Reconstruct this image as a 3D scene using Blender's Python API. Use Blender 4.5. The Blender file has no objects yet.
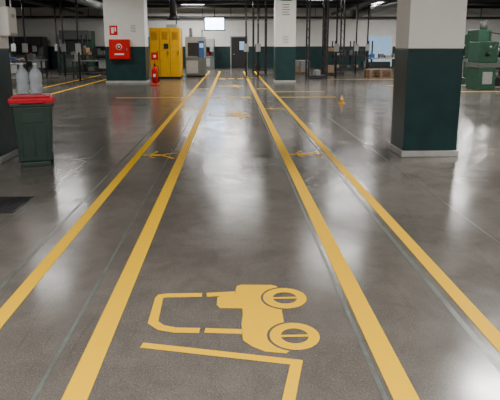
import bpy, bmesh, math, random
from mathutils import Vector, Matrix
random.seed(4)
S = bpy.context.scene

# ------------------------------------------------------------ materials
def nodes(name):
    m = bpy.data.materials.new(name); m.use_nodes = True
    nt = m.node_tree
    return m, nt, nt.nodes['Principled BSDF']

def mat(name, c, rough=0.5, metal=0.0, var=0.12, scale=6.0, emit=None, es=0.0, trans=0.0, bump=0.0, spec=0.5):
    m, nt, b = nodes(name)
    tc = nt.nodes.new('ShaderNodeTexCoord')
    n = nt.nodes.new('ShaderNodeTexNoise'); n.inputs['Scale'].default_value = scale; n.inputs['Detail'].default_value = 5
    nt.links.new(tc.outputs['Object'], n.inputs['Vector'])
    r = nt.nodes.new('ShaderNodeValToRGB')
    r.color_ramp.elements[0].position = 0.3; r.color_ramp.elements[1].position = 0.7
    r.color_ramp.elements[0].color = (*[max(0, x*(1-var)) for x in c], 1)
    r.color_ramp.elements[1].color = (*[min(1, x*(1+var)) for x in c], 1)
    nt.links.new(n.outputs['Fac'], r.inputs['Fac'])
    nt.links.new(r.outputs['Color'], b.inputs['Base Color'])
    b.inputs['Roughness'].default_value = rough
    b.inputs['Metallic'].default_value = metal
    b.inputs['Specular IOR Level'].default_value = spec
    if trans: b.inputs['Transmission Weight'].default_value = trans
    if emit:
        b.inputs['Emission Color'].default_value = (*emit, 1); b.inputs['Emission Strength'].default_value = es
    return m

def floor_material():
    m, nt, b = nodes('polished_concrete')
    L = nt.links.new
    tc = nt.nodes.new('ShaderNodeTexCoord')
    def noise(s, d=6, rough=.6, dist=0, stretch=None):
        n = nt.nodes.new('ShaderNodeTexNoise'); n.inputs['Scale'].default_value = s
        n.inputs['Detail'].default_value = d; n.inputs['Roughness'].default_value = rough; n.inputs['Distortion'].default_value = dist
        if stretch:
            mp = nt.nodes.new('ShaderNodeMapping'); mp.inputs['Scale'].default_value = stretch
            L(tc.outputs['Object'], mp.inputs['Vector']); L(mp.outputs['Vector'], n.inputs['Vector'])
        else: L(tc.outputs['Object'], n.inputs['Vector'])
        return n
    def ramp(src, p0, c0, p1, c1):
        r = nt.nodes.new('ShaderNodeValToRGB')
        r.color_ramp.elements[0].position = p0; r.color_ramp.elements[1].position = p1
        r.color_ramp.elements[0].color = (*c0, 1); r.color_ramp.elements[1].color = (*c1, 1)
        L(src, r.inputs['Fac']); return r
    def mix(mode, fac, a, bb):
        x = nt.nodes.new('ShaderNodeMix'); x.data_type = 'RGBA'; x.blend_type = mode
        if isinstance(fac, float): x.inputs[0].default_value = fac
        else: L(fac, x.inputs[0])
        L(a, x.inputs[6]); L(bb, x.inputs[7]); return x.outputs[2]
    big = ramp(noise(.6, 6, .65, .5).outputs['Fac'], .34, (.132, .118, .104), .68, (.215, .195, .172))
    med = ramp(noise(4.5, 7, .68, .6).outputs['Fac'], .3, (.70, .70, .71), .65, (1.04, 1.03, 1.02))
    fine = ramp(noise(120, 2, .8).outputs['Fac'], .38, (.58, .58, .59), .64, (1.2, 1.18, 1.15))
    scuff = ramp(noise(3, 6, .7, 1.2, (3.5, .5, 1)).outputs['Fac'], .58, (1, 1, 1), .72, (.74, .74, .74))
    c = mix('MULTIPLY', .8, big.outputs['Color'], med.outputs['Color'])
    c = mix('MULTIPLY', .8, c, fine.outputs['Color'])
    c = mix('MULTIPLY', .8, c, scuff.outputs['Color'])
    v = nt.nodes.new('ShaderNodeTexVoronoi'); v.inputs['Scale'].default_value = 45
    L(tc.outputs['Object'], v.inputs['Vector'])
    sp = ramp(v.outputs['Distance'], .10, (.45, .45, .45), .16, (0, 0, 0))
    lt = nt.nodes.new('ShaderNodeRGB'); lt.outputs[0].default_value = (.32, .30, .27, 1)
    c = mix('MIX', sp.outputs['Color'], c, lt.outputs[0])
    L(c, b.inputs['Base Color'])
    rr = ramp(noise(1.6, 7, .7, .5).outputs['Fac'], .3, (.13, .13, .13), .75, (.27, .27, .27))
    L(rr.outputs['Color'], b.inputs['Roughness'])
    b.inputs['Specular IOR Level'].default_value = .5
    bp = nt.nodes.new('ShaderNodeBump'); bp.inputs['Strength'].default_value = .07; bp.inputs['Distance'].default_value = .004
    L(noise(9, 7, .7).outputs['Fac'], bp.inputs['Height']); L(bp.outputs['Normal'], b.inputs['Normal'])
    return m

def paint_material():
    m, nt, b = nodes('yellow_floor_paint')
    L = nt.links.new
    tc = nt.nodes.new('ShaderNodeTexCoord')
    n = nt.nodes.new('ShaderNodeTexNoise'); n.inputs['Scale'].default_value = 14; n.inputs['Detail'].default_value = 8; n.inputs['Roughness'].default_value = .75
    L(tc.outputs['Object'], n.inputs['Vector'])
    r = nt.nodes.new('ShaderNodeValToRGB')
    e = r.color_ramp.elements
    e[0].position = .2; e[0].color = (.7, .38, .0, 1)
    e[1].position = .32; e[1].color = (1.0, .54, .0, 1)
    x = e.new(.8); x.color = (1.0, .60, .0, 1)
    L(n.outputs['Fac'], r.inputs['Fac']); L(r.outputs['Color'], b.inputs['Base Color'])
    b.inputs['Roughness'].default_value = .45; b.inputs['Specular IOR Level'].default_value = .05
    return m

def strip_material():
    m, nt, b = nodes('joint_filler')
    L = nt.links.new
    tc = nt.nodes.new('ShaderNodeTexCoord')
    n = nt.nodes.new('ShaderNodeTexNoise'); n.inputs['Scale'].default_value = 5; n.inputs['Detail'].default_value = 9; n.inputs['Roughness'].default_value = .8
    L(tc.outputs['Object'], n.inputs['Vector'])
    r = nt.nodes.new('ShaderNodeValToRGB'); e = r.color_ramp.elements
    e[0].position = .40; e[0].color = (.10, .095, .085, 1)
    e[1].position = .62; e[1].color = (.16, .20, .175, 1)
    L(n.outputs['Fac'], r.inputs['Fac']); L(r.outputs['Color'], b.inputs['Base Color'])
    b.inputs['Roughness'].default_value = .3
    return m

def screen_material():
    m, nt, b = nodes('tv_picture')
    L = nt.links.new
    tc = nt.nodes.new('ShaderNodeTexCoord')
    br = nt.nodes.new('ShaderNodeTexBrick'); br.inputs['Scale'].default_value = 4
    br.inputs['Color1'].default_value = (.45, .68, 1, 1); br.inputs['Color2'].default_value = (.85, .92, 1, 1); br.inputs['Mortar'].default_value = (.1, .25, .7, 1)
    mp = nt.nodes.new('ShaderNodeMapping'); mp.inputs['Rotation'].default_value = (math.pi/2, 0, 0)
    L(tc.outputs['Object'], mp.inputs['Vector']); L(mp.outputs['Vector'], br.inputs['Vector'])
    L(br.outputs['Color'], b.inputs['Emission Color']); b.inputs['Emission Strength'].default_value = 16
    return m

FLOOR = floor_material(); PAINT = paint_material(); STRIP = strip_material(); SCREEN = screen_material()
WHITE = mat('white_wall_paint', (.84, .83, .79), .55, var=.04, scale=2)
GREEN = mat('dark_green_paint', (.009, .040, .040), .4, var=.2, scale=3, spec=.35)
CEIL = mat('ceiling_paint', (.14, .14, .135), .8)
SKIRT = mat('grey_plinth', (.46, .45, .42), .5)
RED = mat('red_enamel', (.62, .010, .010), .45, var=.08, spec=.25)
REDP = mat('red_plastic', (.60, .008, .025), .5, var=.08, spec=.25)
BING = mat('bin_green_plastic', (.018, .040, .030), .5)
BLACK = mat('black_rubber', (.012, .012, .013), .55)
DARK = mat('dark_steel', (.035, .035, .038), .45, metal=.4)
STEEL = mat('brushed_steel', (.45, .45, .45), .3, metal=.9)
GREY = mat('machine_grey', (.36, .37, .36), .45)
DGREY = mat('machine_dark_grey', (.12, .13, .125), .45)
LGREEN = mat('machine_green', (.035, .095, .060), .5, spec=.3)
YEL = mat('machine_yellow', (.90, .46, .005), .45, var=.08, spec=.2)
YELD = mat('machine_yellow_dark', (.45, .25, .02), .45)
BLUE = mat('machine_blue', (.03, .11, .30), .4)
WOOD = mat('pallet_wood', (.34, .22, .12), .75, var=.3, scale=12)
CARD = mat('cardboard', (.40, .27, .16), .8)
PAPER = mat('paper', (.85, .84, .80), .7, var=.02)
INK = mat('printed_ink', (.08, .08, .09), .7)
SIGNG = mat('sign_green', (.02, .35, .12), .5)
ORANGE = mat('orange_plastic', (.9, .33, .02), .4)
WATER = mat('bottle_plastic', (.80, .88, .94), .12, trans=.6, var=.04)
GLASS = mat('window_daylight_glass', (.3, .45, .6), .1, emit=(.35, .6, .95), es=.5)
LAMP = mat('lamp_diffuser', (.9, .9, .88), .4, emit=(1, .97, .9), es=9)

# ------------------------------------------------------------ mesh builder
class B:
    def __init__(s, name, loc=(0, 0, 0), rz=0):
        s.name, s.loc, s.rz = name, loc, rz; s.bm = bmesh.new(); s.mats = []
    def mi(s, m):
        if m not in s.mats: s.mats.append(m)
        return s.mats.index(m)
    def _merge(s, b2, m, smooth=False):
        i = s.mi(m)
        for f in b2.faces: f.material_index = i; f.smooth = smooth
        me = bpy.data.meshes.new('t'); b2.to_mesh(me); b2.free(); s.bm.from_mesh(me); bpy.data.meshes.remove(me)
    def box(s, c, d, m, bev=0, rot=None, taper=1.0):
        b = bmesh.new(); bmesh.ops.create_cube(b, size=1)
        for v in b.verts:
            t = taper if v.co.z < 0 else 1
            v.co = Vector((v.co.x*d[0]*t, v.co.y*d[1]*t, v.co.z*d[2]))
        if bev: bmesh.ops.bevel(b, geom=list(b.edges), offset=bev, segments=2, affect='EDGES', profile=.6)
        if rot: bmesh.ops.rotate(b, verts=b.verts, cent=(0, 0, 0), matrix=rot)
        bmesh.ops.translate(b, verts=b.verts, vec=c); s._merge(b, m); return s
    def b2(s, lo, hi, m, bev=0):
        return s.box([(a+b)/2 for a, b in zip(lo, hi)], [b-a for a, b in zip(lo, hi)], m, bev)
    def cyl(s, p0, p1, r, m, seg=16, r2=None):
        p0, p1 = Vector(p0), Vector(p1); d = p1-p0
        b = bmesh.new(); bmesh.ops.create_cone(b, cap_ends=True, segments=seg, radius1=r, radius2=r if r2 is None else r2, depth=d.length)
        q = Vector((0, 0, 1)).rotation_difference(d.normalized()).to_matrix()
        bmesh.ops.rotate(b, verts=b.verts, cent=(0, 0, 0), matrix=q)
        bmesh.ops.translate(b, verts=b.verts, vec=(p0+p1)/2); s._merge(b, m, seg > 8); return s
    def tube(s, pts, r, m, seg=8):
        for a, c in zip(pts[:-1], pts[1:]): s.cyl(a, c, r, m, seg)
        return s
    def lathe(s, prof, c, m, seg=24):
        b = bmesh.new(); rings = []
        for r, z in prof:
            rings.append([b.verts.new((c[0]+r*math.cos(2*math.pi*k/seg), c[1]+r*math.sin(2*math.pi*k/seg), c[2]+z)) for k in range(seg)])
        for a, d in zip(rings[:-1], rings[1:]):
            for k in range(seg): b.faces.new((a[k], a[(k+1) % seg], d[(k+1) % seg], d[k]))
        b.faces.new(rings[0][::-1]); b.faces.new(rings[-1]); s._merge(b, m, True); return s
    def poly(s, pts, z, m):
        b = bmesh.new(); f = b.faces.new([b.verts.new((x, y, z)) for x, y in pts])
        f.normal_update()
        if f.normal.z < 0: f.normal_flip()
        bmesh.ops.triangulate(b, faces=b.faces[:]); s._merge(b, m); return s
    def ring(s, cx, cy, r0, r1, z, m, a0=0, a1=360, seg=40):
        n = max(3, int(seg*(a1-a0)/360))
        A = [math.radians(a0+(a1-a0)*k/n) for k in range(n+1)]
        b = bmesh.new()
        o = [b.verts.new((cx+r1*math.cos(a), cy+r1*math.sin(a), z)) for a in A]
        i = [b.verts.new((cx+r0*math.cos(a), cy+r0*math.sin(a), z)) for a in A]
        for k in range(n): b.faces.new((i[k], o[k], o[k+1], i[k+1]))
        s._merge(b, m); return s
    def done(s):
        me = bpy.data.meshes.new(s.name); s.bm.to_mesh(me); s.bm.free()
        for m in s.mats: me.materials.append(m)
        o = bpy.data.objects.new(s.name, me); o.location = s.loc; o.rotation_euler.z = s.rz
        S.collection.objects.link(o); return o

# ------------------------------------------------------------ shell
X0, X1, Y0, Y1, H = -22, 22, -7, 39, 4.4
B('floor').b2((X0, Y0, -.1), (X1, Y1, 0), FLOOR).done()
B('ceiling').b2((X0, Y0, H), (X1, Y1, H+.1), CEIL).done()
def wall(name, lo, hi):
    w = B(name); w.b2((lo[0], lo[1], 0), (hi[0], hi[1], 1.55), GREEN); w.b2((lo[0], lo[1], 1.55), (hi[0], hi[1], H), WHITE); return w.done()
wall('wall_back', (X0, Y1), (X1, Y1+.2))
wall('wall_front', (X0, Y0-.2), (X1, Y0))
wall('wall_left', (X0-.2, Y0), (X0, Y1))
wall('wall_right', (X1, Y0), (X1+.2, Y1))

def column(x0, x1, y0, y1):
    c = B('column', ((x0+x1)/2, (y0+y1)/2, 0)); w, d = (x1-x0)/2, (y1-y0)/2
    c.b2((-w, -d, 0), (w, d, 1.56), GREEN, .012); c.b2((-w, -d, 1.56), (w, d, H), WHITE, .012)
    c.b2((-w-.025, -d-.025, 0), (w+.025, d+.025, .09), SKIRT, .01)
    return c.done()
column(2.5, 3.30, 7.53, 8.15)
column(-4.1, -3.2, 7.2, 7.9)
column(-5.45, -3.72, 23.5, 24.4)
column(1.93, 2.82, 23.5, 24.4)
column(-13.2, -12.3, 23.5, 24.4)
column(-13.2, -12.3, 7.4, 8.2)
column(10.6, 11.5, 7.4, 8.2)

# ------------------------------------------------------------ floor markings
Z = .003
def line(x0, x1, y0, y1, name='lane_line', m=PAINT, z=Z):
    B(name, ((x0+x1)/2, (y0+y1)/2, z)).poly([(x0-(x0+x1)/2, y0-(y0+y1)/2), (x1-(x0+x1)/2, y0-(y0+y1)/2), (x1-(x0+x1)/2, y1-(y0+y1)/2), (x0-(x0+x1)/2, y1-(y0+y1)/2)], 0, m).done()
for xc, hw in ((-1.385, .050), (-.73, .060), (.795, .060), (1.46, .050)):
    line(xc-hw, xc+hw, -3, 34)
for xc, y0, y1, w in ((-.92, -2, 12, .022), (-1.56, -2, 15, .03), (.700, -2, 14, .024), (1.345, -2, 14, .036), (-2.05, 3.5, 9, .012), (2.2, 2, 12, .012)):
    line(xc-w/2, xc+w/2, y0, y1, 'floor_joint', STRIP, .0015)
line(1.52, 3.3, 16.6, 16.74); line(-3.6, -1.45, 16.6, 16.72)
line(1.52, 3.3, 18.6, 18.74)
line(-6.1, -5.98, 16, 30); line(-7.3, -7.18, 18, 30)
line(6.3, 14, 18.4, 18.54); line(6.3, 14, 21.4, 21.54); line(4.6, 9, 25.5, 25.67)
for x in (-.55, -.1, .35): line(x-.05, x+.25, 16.4, 16.85); line(x-.05, x+.25, 26, 26.6)

def forklift_mark(ox, oy):
    f = B('forklift_floor_marking', (ox, oy, Z))
    W = [(.335, .27), (.345, -.185)]; R = .14
    def arch(cx, cy, r, xe):
        a = math.acos((xe-cx)/r); n = 12
        return [(cx+r*math.cos(a+(2*math.pi-2*a)*k/n), cy+r*math.sin(a+(2*math.pi-2*a)*k/n)) for k in range(n+1)]
    pts = [(.02, .40), (.03, .455), (.06, .47), (.26, .46), (.30, .44)]
    pts += arch(W[0][0], W[0][1], .156, .30)
    pts += arch(W[1][0], W[1][1], .156, .30)
    pts += [(.28, -.355), (.17, -.335), (.10, -.28), (.055, -.22), (.05, -.05), (.06, .06), (.06, .14), (-.08, .15), (-.10, .19), (-.10, .29), (-.08, .31), (.02, .32)]
    f.poly(pts, 0, PAINT)
    for cx, cy in W:
        f.ring(cx, cy, .078, R, 0, PAINT)
        f.poly([(cx-.078, cy-.011), (cx-.078, cy+.011), (cx+.078, cy+.011), (cx+.078, cy-.011)], 0, PAINT)
    def bar(a, b, w, z=0):
        a, b = Vector(a), Vector(b); n = (b-a).normalized(); p = Vector((-n.y, n.x))*w/2
        f.poly([tuple(a+p), tuple(b+p), tuple(b-p), tuple(a-p)], z, PAINT)
    bar((-.43, .33), (-.20, .33), .055); bar((-.17, .33), (.018, .345), .055)
    f.poly([(-.50, .30), (-.485, .345), (-.43, .358), (-.43, .303), (-.448, .295), (-.440, .0), (-.40, -.045), (-.33, -.072), (-.33, -.130), (-.43, -.095), (-.498, -.02)], 0, PAINT)
    bar((-.33, -.10), (-.19, -.11), .055); bar((-.16, -.11), (.052, -.13), .05)
    # mast with fork as one L
    a, c, e2 = Vector((-.49, -.225)), Vector((.36, -.42)), Vector((.262, -.82))
    u = (c-a).normalized(); n = Vector((u.y, -u.x))
    pts = [a, c, c+(e2-c), e2-u*.060, c-u*.060+n*.050, a+n*.050]
    f.poly([tuple(p) for p in pts], 0, PAINT)
    f.done()
forklift_mark(0, 2.9); forklift_mark(-.05, 12.4); forklift_mark(0, 21.5)

def ped_mark(ox, oy, s=1.0, m=PAINT):
    # walking figure, head towards the left wall
    f = B('pedestrian_floor_marking', (ox, oy, Z))
    T = lambda p: Vector((-p[1]*.62*s, p[0]*1.5*s))
    def bar(a, b, w):
        a, b = T(a), T(b); n = (b-a).normalized(); p = Vector((-n.y, n.x))*w*s/2
        f.poly([tuple(a+p), tuple(b+p), tuple(b-p), tuple(a-p)], 0, m)
    h = T((0, .34)); f.ring(h.x, h.y, 0, .05*s, 0, m)
    f.poly([tuple(T(q)) for q in [(-.045, .24), (.045, .24), (.035, -.03), (-.035, -.03)]], 0, m)
    bar((.06, .235), (.15, .13), .035); bar((.15, .12), (.20, .16), .035); bar((-.06, .235), (-.13, .10), .035)
    bar((.015, -.045), (.07, -.19), .05); bar((.075, -.20), (.10, -.40), .045)
    bar((-.015, -.045), (-.07, -.19), .05); bar((-.08, -.20), (-.17, -.36), .045)
    f.done()
for y in (7.75, 13.6, 20, 27): ped_mark(-1.06, y); ped_mark(1.12, y)
ped_mark(-2.2, 7.5, .8, STRIP)

g = B('floor_drain_grate', (-2.45, 5.3, 0)); g.b2((-.32, -.28, 0), (.32, .28, .006), DARK)
for k in range(15): g.b2((-.29+k*.04, -.25, .006), (-.272+k*.04, .25, .012), BLACK)
g.done()

# ------------------------------------------------------------ wheelie bin
b = B('wheelie_bin', (-2.69, 7.26, 0), rz=.30)
b.box((0, 0, .44), (.50, .46, .76), BING, .025, taper=.82)
b.box((0, 0, .835), (.545, .51, .05), BING, .012)
b.box((0, .01, .89), (.57, .54, .075), REDP, .025); b.box((0, .0, .935), (.46, .42, .03), REDP, .012)
b.box((0, -.275, .875), (.30, .05, .03), REDP, .01)
for k in (-.15, 0, .15): b.box((k, -.205, .38), (.012, .02, .5), BING, .004)
b.box((0, -.222, .66), (.26, .015, .12), BING, .004)
b.cyl((-.20, .28, .86), (.20, .28, .86), .016, BLACK, 10)
for sx in (-1, 1):
    b.cyl((sx*.16, .22, .10), (sx*.21, .22, .10), .10, BLACK, 24); b.cyl((sx*.205, .22, .10), (sx*.215, .22, .10), .05, GREY, 16)
    b.box((sx*.20, .265, .86), (.03, .06, .03), BING)
b.cyl((-.2, .22, .10), (.2, .22, .10), .012, STEEL, 8)
b.box((0, -.15, .03), (.36, .10, .06), BING, .01)
b.done()

s = B('bottle_stand', (-2.92, 7.83, 0))
for x in (-.17, .17):
    for y in (-.14, .14): s.cyl((x, y, 0), (x, y, .82), .014, DARK, 8)
for z in (.15, .50, .88): s.b2((-.20, -.17, z-.02), (.20, .17, z), DARK, .005)
s.done()
for i, x in enumerate((-3.01, -2.82)):
    w = B('water_bottle', (x, 7.80, .88))
    w.lathe([(.06, 0), (.085, .01), (.088, .06), (.080, .08), (.088, .10), (.088, .17), (.080, .19), (.088, .21), (.088, .30), (.07, .36), (.03, .41), (.022, .42), (.022, .45)], (0, 0, 0), WATER)
    w.cyl((0, 0, .45), (0, 0, .475), .026, PAPER, 16); w.done()

d = B('paper_towel_dispenser', (-3.198, 7.72, 1.93)); d.box((.075, 0, 0), (.15, .30, .40), PAPER, .03); d.box((.14, 0, -.17), (.03, .22, .04), GREY, .005); d.box((.152, 0, .08), (.006, .12, .05), GREY, .001); d.done()
def sheet(name, x, y, z, w, h, axis='y', fm=PAPER):
    o = B(name, (x, y, z))
    if axis == 'y':
        o.b2((-w/2, -.008, -h/2), (w/2, 0, h/2), fm)
        for k in range(5): o.b2((-w*.38, -.0095, h*(.32-.15*k)), (w*(.38-.1*(k % 2)), -.008, h*(.36-.15*k)), INK)
    else:
        o.b2((0, -w/2, -h/2), (.008, w/2, h/2), fm)
        for k in range(5): o.b2((.008, -w*.38, h*(.32-.15*k)), (.0095, w*(.38-.1*(k % 2)), h*(.36-.15*k)), INK)
    o.done()
sheet('notice_sheet', -3.198, 7.35, 2.0, .21, .30, 'x'); sheet('notice_sheet', -3.198, 7.42, 2.32, .21, .15, 'x')

# ------------------------------------------------------------ fire gear
c = B('fire_hose_cabinet', (-4.79, 23.496, 1.45)); c.box((0, -.13, 0), (.86, .26, .84), RED, .02); c.box((0, -.265, 0), (.78, .015, .76), RED, .006)
c.cyl((0, -.275, .10), (0, -.28, .10), .13, PAPER, 28); c.cyl((0, -.278, .10), (0, -.285, .10), .10, RED, 28); c.cyl((0, -.283, .10), (0, -.29, .10), .04, PAPER, 20)
c.box((.33, -.28, 0), (.03, .03, .12), STEEL, .004); c.b2((-.2, -.28, -.24), (.2, -.274, -.18), PAPER); c.done()
c = B('fire_sign', (-5.05, 23.498, 2.25)); c.b2((-.17, -.01, -.2), (.17, 0, .2), RED); c.b2((-.10, -.014, -.13), (.02, -.01, .12), PAPER); c.b2((.05, -.014, -.05), (.11, -.01, .13), PAPER); c.done()
e = B('fire_extinguisher', (-3.1, 21.8, 0))
e.cyl((0, 0, 0), (0, 0, .04), .20, RED, 28); e.cyl((0, .12, .03), (0, .12, 1.25), .02, RED, 10)
e.lathe([(.10, .10), (.13, .12), (.13, .62), (.11, .70), (.05, .76), (.03, .80)], (0, -.02, 0), RED)
e.box((0, -.02, .84), (.06, .10, .08), BLACK, .01); e.box((0, -.07, .90), (.03, .20, .02), BLACK, .004)
e.tube([(.03, -.02, .82), (.14, -.04, .78), (.17, -.04, .60), (.16, -.04, .30)], .014, BLACK); e.cyl((.16, -.04, .32), (.16, -.04, .16), .016, BLACK, 10, .03)
e.box((0, .10, 1.18), (.28, .02, .30), RED, .004); e.box((0, .085, 1.18), (.10, .006, .10), PAPER); e.box((0, -.152, .42), (.10, .006, .12), PAPER); e.done()

# ------------------------------------------------------------ yellow switch cabinet, machining centre
m = B('yellow_machine_cabinet', (-3.15, 26.2, 0))
m.b2((-.78, 0, .1), (.68, 1.3, 2.45), YEL, .03); m.b2((-.74, .03, 0), (.64, 1.25, .12), DARK)
for x in (-.30, .20): m.b2((x-.012, -.012, .18), (x+.012, .01, 2.38), YELD)
for x in (-.55, -.05, .44):
    for k in range(7): m.b2((x-.14, -.015, 1.9+k*.055), (x+.14, .01, 1.925+k*.055), YELD)
    m.b2((x+.13, -.04, 1.15), (x+.16, 0, 1.35), DARK)
m.b2((-.1, -.02, 1.45), (.12, 0, 1.7), DARK); m.b2((.0, .3, 2.45), (.5, .9, 2.62), GREY, .01); m.done()
m = B('machining_centre', (-1.80, 27.6, 0))
m.b2((-.55, 0, .08), (.45, 1.6, 1.0), DGREY, .03); m.b2((-.55, .15, 1.0), (.45, 1.6, 2.05), GREY, .04)
m.b2((-.42, .12, 1.08), (.12, .16, 1.75), DARK); m.b2((.14, .05, 1.0), (.42, .16, 1.85), BLUE, .01); m.b2((.18, .03, 1.5), (.38, .06, 1.72), GLASS)
m.b2((-.5, -.02, .2), (.1, .01, .85), GREY); m.b2((-.5, .1, 0), (.4, 1.5, .08), DARK)
m.cyl((-.3, .8, 2.05), (-.3, .8, 2.5), .09, GREY); m.cyl((.3, .5, 2.05), (.3, .5, 2.3), .03, SIGNG); m.cyl((.3, .5, 2.3), (.3, .5, 2.42), .03, ORANGE); m.done()
h = B('extraction_duct', (-2.85, 27, 0)); h.cyl((0, 0, 3.1), (0, 0, H), .16, DARK, 20); h.cyl((0, 0, 2.85), (0, 0, 3.1), .34, DARK, 20, .16); h.done()

t = B('ceiling_television', (-.85, 28, 2.70)); t.b2((-.54, 0, -.35), (.54, .07, .35), BLACK, .01); t.b2((-.48, -.004, -.285), (.48, .0, .29), SCREEN)
t.cyl((0, .1, .1), (0, .1, H-2.70), .025, DARK, 10); t.b2((-.15, .06, -.1), (.15, .11, .15), DARK); t.done()

dr = B('door_1', (.55, 38.998, 0)); dr.b2((-.62, -.06, 0), (.62, 0, 2.28), GREY); dr.b2((-.54, -.08, 0), (.54, -.05, 2.2), BLACK, .004)
dr.b2((.05, -.09, 1.3), (.40, -.08, 1.9), GLASS); dr.cyl((-.42, -.13, 1.0), (-.30, -.13, 1.0), .015, STEEL, 8); dr.cyl((-.42, -.13, 1.0), (-.42, -.08, 1.0), .015, STEEL, 8); dr.done()
w = B('window_1', (10.8, 38.998, 0)); w.b2((-.95, -.06, .1), (.95, 0, 2.35), PAPER); w.b2((-.85, -.08, .5), (-.04, -.05, 2.25), GLASS); w.b2((.04, -.08, .5), (.85, -.05, 2.25), GLASS)
w.b2((-.85, -.09, 1.3), (.85, -.05, 1.36), PAPER); w.b2((-.85, -.08, .1), (.85, -.05, .45), DARK); w.done()

# column notices
sheet('notice_sheet', 2.38, 23.498, 1.85, .32, .42); sheet('notice_sheet', 2.38, 23.498, 3.1, .42, .7)
c = B('exit_box', (2.38, 23.498, 3.62)); c.box((0, -.06, 0), (.5, .12, .22), SIGNG, .01); c.b2((-.12, -.126, -.06), (.12, -.12, .06), PAPER); c.done()
sheet('notice_sheet', -4.2, 23.498, 2.3, .3, .42)

# ------------------------------------------------------------ racks / benches / pallets / machines
def rack(name, x, y, w, d, h, levels, seed, stuff=True, m=DARK):
    r = random.Random(seed); o = B(name, (x, y, 0))
    for sx in (-w/2, 0, w/2) if w > 1.6 else (-w/2, w/2):
        for sy in (0, d): o.b2((sx-.04, sy-.04, 0), (sx+.04, sy+.04, h), m)
        k = .2
        while k < h-.5: o.cyl((sx, 0, k), (sx, d, k+.4), .012, m, 6); k += .4
    for z in levels:
        for sy in (0, d): o.b2((-w/2, sy-.025, z-.09), (w/2, sy+.025, z), m)
        o.b2((-w/2, 0, z-.02), (w/2, d, z), m)
        if stuff:
            cx = -w/2+.1
            while cx < w/2-.35:
                bw = r.uniform(.22, .45); bh = r.uniform(.12, .4)
                if r.random() < .75: o.b2((cx, .08, z), (cx+bw-.03, d-.1, z+bh), r.choice([CARD, DGREY, DGREY, DARK, BLACK, GREY]), .01)
                cx += bw
    return o.done()
rack('pipe_rack', 4.25, 26.2, .9, .9, 4.3, (.15,), 1)
rack('pipe_rack', 5.6, 29, 1.0, .9, 4.3, (.15, 1.3), 2)
rack('pipe_rack', 1.6, 30, .7, .8, 4.3, (.3, 1.4), 3)
rack('storage_rack', -8.2, 30, 2.6, 1, 2.2, (.2, 1.1), 5)
rack('storage_rack', 7.9, 34.5, 2.4, 1, 1.9, (.2, 1.0), 7)

def bench(x, y, w, d, seed, top=STEEL):
    r = random.Random(seed); o = B('workbench', (x, y, 0))
    o.b2((-w/2, 0, .84), (w/2, d, .9), top, .008)
    for sx in (-w/2+.05, w/2-.05):
        for sy in (.05, d-.05): o.b2((sx-.03, sy-.03, 0), (sx+.03, sy+.03, .84), DARK)
    o.b2((-w/2+.05, .05, .25), (w/2-.05, d-.05, .28), DARK); o.b2((w/2-.5, .02, .5), (w/2-.08, d-.1, .83), GREY, .01)
    cx = -w/2+.1
    while cx < w/2-.3:
        bw = r.uniform(.15, .35); o.b2((cx, .2, .9), (cx+bw, d-.2, .9+r.uniform(.08, .35)), r.choice([GREY, CARD, BLUE, DARK, DGREY]), .01); cx += bw+r.uniform(.1, .3)
    o.done()
bench(-6.9, 26.5, 1.8, .8, 1); bench(-10.5, 27, 2.2, .8, 2); bench(-9.5, 22, 1.8, .8, 9)
bench(9.2, 31, 2.2, .8, 3); bench(13.5, 28, 2.4, .8, 4, WOOD)

def pallet(x, y, n, load, seed):
    r = random.Random(seed); o = B('loaded_pallet' if load else 'pallet_stack', (x, y, 0), r.uniform(-.06, .06)); z = 0
    for k in range(n):
        for yy in (-.5, 0, .5): o.b2((-.6, yy-.05, z), (.6, yy+.05, z+.02), WOOD)
        for xx in (-.53, 0, .53):
            for yy in (-.45, 0, .45): o.b2((xx-.06, yy-.05, z+.02), (xx+.06, yy+.05, z+.11), WOOD)
        for i in range(7): o.b2((-.6, -.5+i*.152, z+.11), (.6, -.5+i*.152+.1, z+.13), WOOD)
        z += .135
    if load:
        for i in range(2):
            for j in range(2):
                for k in range(load): o.b2((-.55+i*.56, -.48+j*.48, z+k*.33), (-.02+i*.56, -.02+j*.48, z+.32+k*.33), r.choice([CARD, GREY, CARD]), .012)
    o.done()
pallet(3.9, 30.5, 1, 2, 1); pallet(7.6, 27.5, 3, 0, 2); pallet(12.6, 33, 1, 2, 3); pallet(-6.8, 34, 1, 3, 4); pallet(9.0, 27, 1, 1, 8)

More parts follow.
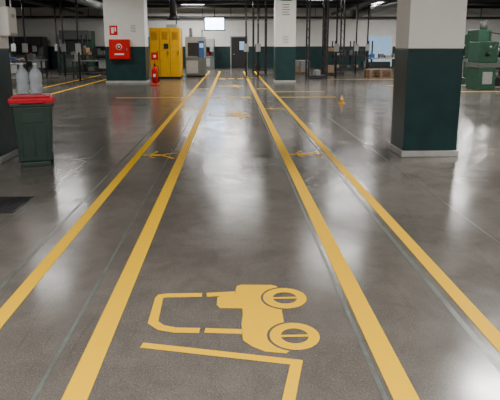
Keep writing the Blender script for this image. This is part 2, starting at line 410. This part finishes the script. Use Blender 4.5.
def lathe_machine(x, y, s=1, rz=0):
    o = B('metal_lathe', (x, y, 0), rz)
    o.b2((-1.3, -.4, 0), (-.6, .4, .8), LGREEN, .03); o.b2((.7, -.35, 0), (1.3, .35, .8), LGREEN, .03); o.b2((-.6, -.2, .1), (.7, .3, .4), DARK)
    o.b2((-1.35, -.42, .8), (1.35, .42, .98), DGREY, .02); o.b2((-1.3, -.38, .98), (-.55, .38, 1.75), LGREEN, .04)
    o.cyl((-.55, 0, 1.4), (-.38, 0, 1.4), .19, STEEL, 24); o.b2((-.1, -.4, .98), (.3, .38, 1.15), STEEL, .01); o.b2((0, -.25, 1.15), (.2, .1, 1.3), DARK, .01)
    o.b2((.85, -.18, .98), (1.2, .18, 1.5), LGREEN, .03); o.cyl((.6, 0, 1.4), (.87, 0, 1.4), .05, STEEL)
    o.cyl((1.2, 0, 1.4), (1.26, 0, 1.4), .13, STEEL, 20); o.cyl((-1.0, -.45, 1.3), (-1.0, -.38, 1.3), .08, BLACK); o.tube([(-.8, -.4, 1.5), (-.75, -.5, 1.65)], .015, STEEL)
    o.cyl((-.9, -.385, 1.55), (-.9, -.41, 1.55), .05, GREY); o.b2((-1.15, -.42, .2), (-.75, -.395, .65), GREY, .01)
    o.tube([(-.5, .3, 1.7), (-.5, .3, 2.1), (0, .1, 2.0)], .02, BLACK); o.done()
lathe_machine(10.3, 19.9, rz=.15); lathe_machine(14.8, 24.5)
m = B('milling_machine', (10.4, 22.4, 0)); m.b2((-.5, -.4, 0), (.5, .6, .25), LGREEN, .03); m.b2((-.3, 0, .25), (.3, .6, 2.1), LGREEN, .05); m.b2((-.28, -.6, 1.75), (.28, .5, 2.25), LGREEN, .05)
m.cyl((0, -.45, 1.3), (0, -.45, 1.8), .12, GREY); m.cyl((0, -.45, 1.1), (0, -.45, 1.3), .04, STEEL); m.b2((-.7, -.6, .95), (.7, -.1, 1.05), STEEL, .01); m.b2((-.25, -.5, .25), (.25, .05, .95), LGREEN, .03)
m.cyl((0, -.4, 2.25), (0, -.4, 2.6), .14, DGREY); m.cyl((.7, -.35, 1.0), (.8, -.35, 1.0), .1, BLACK); m.done()

def bigmachine(x, y, w, h, c1, c2):
    o = B('press_machine', (x, y, 0)); o.b2((-w/2, 0, 0), (w/2, 1.6, .9), c1, .03); o.b2((-w/2, .5, .9), (w/2, 1.6, h), c1, .05)
    o.b2((-w/2, 0, h-.6), (w/2, .6, h), c2, .04); o.b2((-w*.3, -.02, .2), (w*.3, .01, .75), c2); o.b2((-w*.35, .47, 1.0), (w*.35, .5, h-.7), DARK)
    o.cyl((w*.2, .2, .9), (w*.2, .2, 1.15), .05, RED); o.b2((w*.3, -.1, 1.2), (w*.3+.25, .05, 1.6), GREY, .01); o.done()
bigmachine(-6.6, 37, 2.2, 2.2, DGREY, BLUE); bigmachine(-10.5, 36.6, 2, 2.6, LGREEN, DGREY); bigmachine(-14, 36.6, 2.4, 2.2, DGREY, DARK); bigmachine(14.8, 36, 2.2, 2.3, GREY, LGREEN)
bigmachine(-1.9, 36.8, 1.5, 2.1, DGREY, GREY); bigmachine(17.5, 29, 1.8, 2.5, LGREEN, DGREY)

k = B('traffic_cone', (3.1, 14.8, 0)); k.b2((-.09, -.09, 0), (.09, .09, .02), YEL, .004); k.cyl((0, 0, .02), (0, 0, .22), .06, YEL, 20, .02); k.cyl((0, 0, .11), (0, 0, .15), .044, PAPER, 20, .036); k.done()

# ceiling services
for i, y in enumerate((31, 34, 37)):
    p = B('ceiling_beam', (0, y, 0)); p.b2((X0, -.1, 4.12), (X1, .1, 4.14), DARK); p.b2((X0, -.012, 4.12), (X1, .012, H), DARK); p.b2((X0, -.1, H-.02), (X1, .1, H), DARK); p.done()
for x, r, mm in ((-7.5, .22, DGREY), (-10.5, .1, DARK), (7.3, .12, DARK), (9, .25, DGREY)):
    p = B('ceiling_pipe', (x, 0, 0)); p.cyl((0, 2, 3.85), (0, 38.9, 3.85), r, mm, 18)
    for y in range(4, 38, 4): p.cyl((0, y, 3.85), (0, y, H), .015, DARK, 6)
    p.done()
for x, y in ((-9.4, 25), (-8.6, 28), (-7.0, 25), (-10.2, 32), (-6.1, 28), (-11.5, 29), (.75, 27), (1.35, 27), (5.3, 27), (-3.5, 35), (7.0, 30), (8.4, 33)):
    p = B('service_drop_pipe', (x, y, 0)); p.cyl((0, 0, 0), (0, 0, H), .045, DARK, 10); p.b2((-.12, -.09, 1.3), (.12, -.03, 1.7), GREY, .01); p.cyl((0, 0, 0), (0, 0, .02), .12, DARK, 14); p.done()
p = B('cable_tray', (0, 38.7, 3.5)); p.b2((X0+.1, -.2, 0), (X1-.1, .2, .03), DARK); p.b2((X0+.1, -.2, .03), (X1-.1, -.18, .14), DARK)
for x in range(-20, 21, 2): p.b2((x-.02, -.02, .03), (x+.02, .02, H-3.5), DARK)
p.done()

# ------------------------------------------------------------ lights
def fixture(x, y, sx, sy, power, col=(1, .975, .935), z=4.25):
    o = B('ceiling_light', (x, y, z)); o.b2((-sx/2-.04, -sy/2-.04, .02), (sx/2+.04, sy/2+.04, .09), GREY, .01); o.b2((-sx/2, -sy/2, 0), (sx/2, sy/2, .03), LAMP)
    for q in (-sx/3, sx/3): o.cyl((q, 0, .08), (q, 0, H-z), .008, DARK, 6)
    o.done()
    l = bpy.data.lights.new('lamp', 'AREA'); l.shape = 'RECTANGLE'; l.size = sx; l.size_y = sy; l.energy = power*1.15; l.color = col
    lo = bpy.data.objects.new('lamp_light', l); lo.location = (x, y, z-.01); S.collection.objects.link(lo)
fixture(4.45, 7.9, .9, .6, 230)
for x, y, p in ((2.8, 14, 60), (.3, 20.5, 110), (4.6, 20, 130), (.2, 32, 240), (5, 31, 240), (-5, 13, 55), (-6.5, 20, 110), (-6, 31, 190), (-12, 16, 260), (-12, 28, 240),
                (11, 14, 360), (9, 20, 240), (11, 27, 300), (9.5, 34, 380), (16, 20, 260), (15, 32, 300), (-2.5, 36, 220), (0, -2, 600), (-4.5, .5, 260), (6.5, .5, 340), (-.5, 25, 120)):
    fixture(x, y, 1.5, .3, p)

wd = bpy.data.worlds.new('world'); S.world = wd; wd.use_nodes = True
wd.node_tree.nodes['Background'].inputs['Color'].default_value = (.5, .5, .5, 1); wd.node_tree.nodes['Background'].inputs['Strength'].default_value = .3

# ------------------------------------------------------------ camera
cd = bpy.data.cameras.new('camera'); cd.sensor_width = 36; cd.lens = 38.2; cd.shift_y = -.112; cd.clip_end = 200
co = bpy.data.objects.new('camera', cd); co.location = (0, 0, 1.6); co.rotation_euler = (math.radians(90-10.5), 0, math.radians(-2.0))
S.collection.objects.link(co); S.camera = co
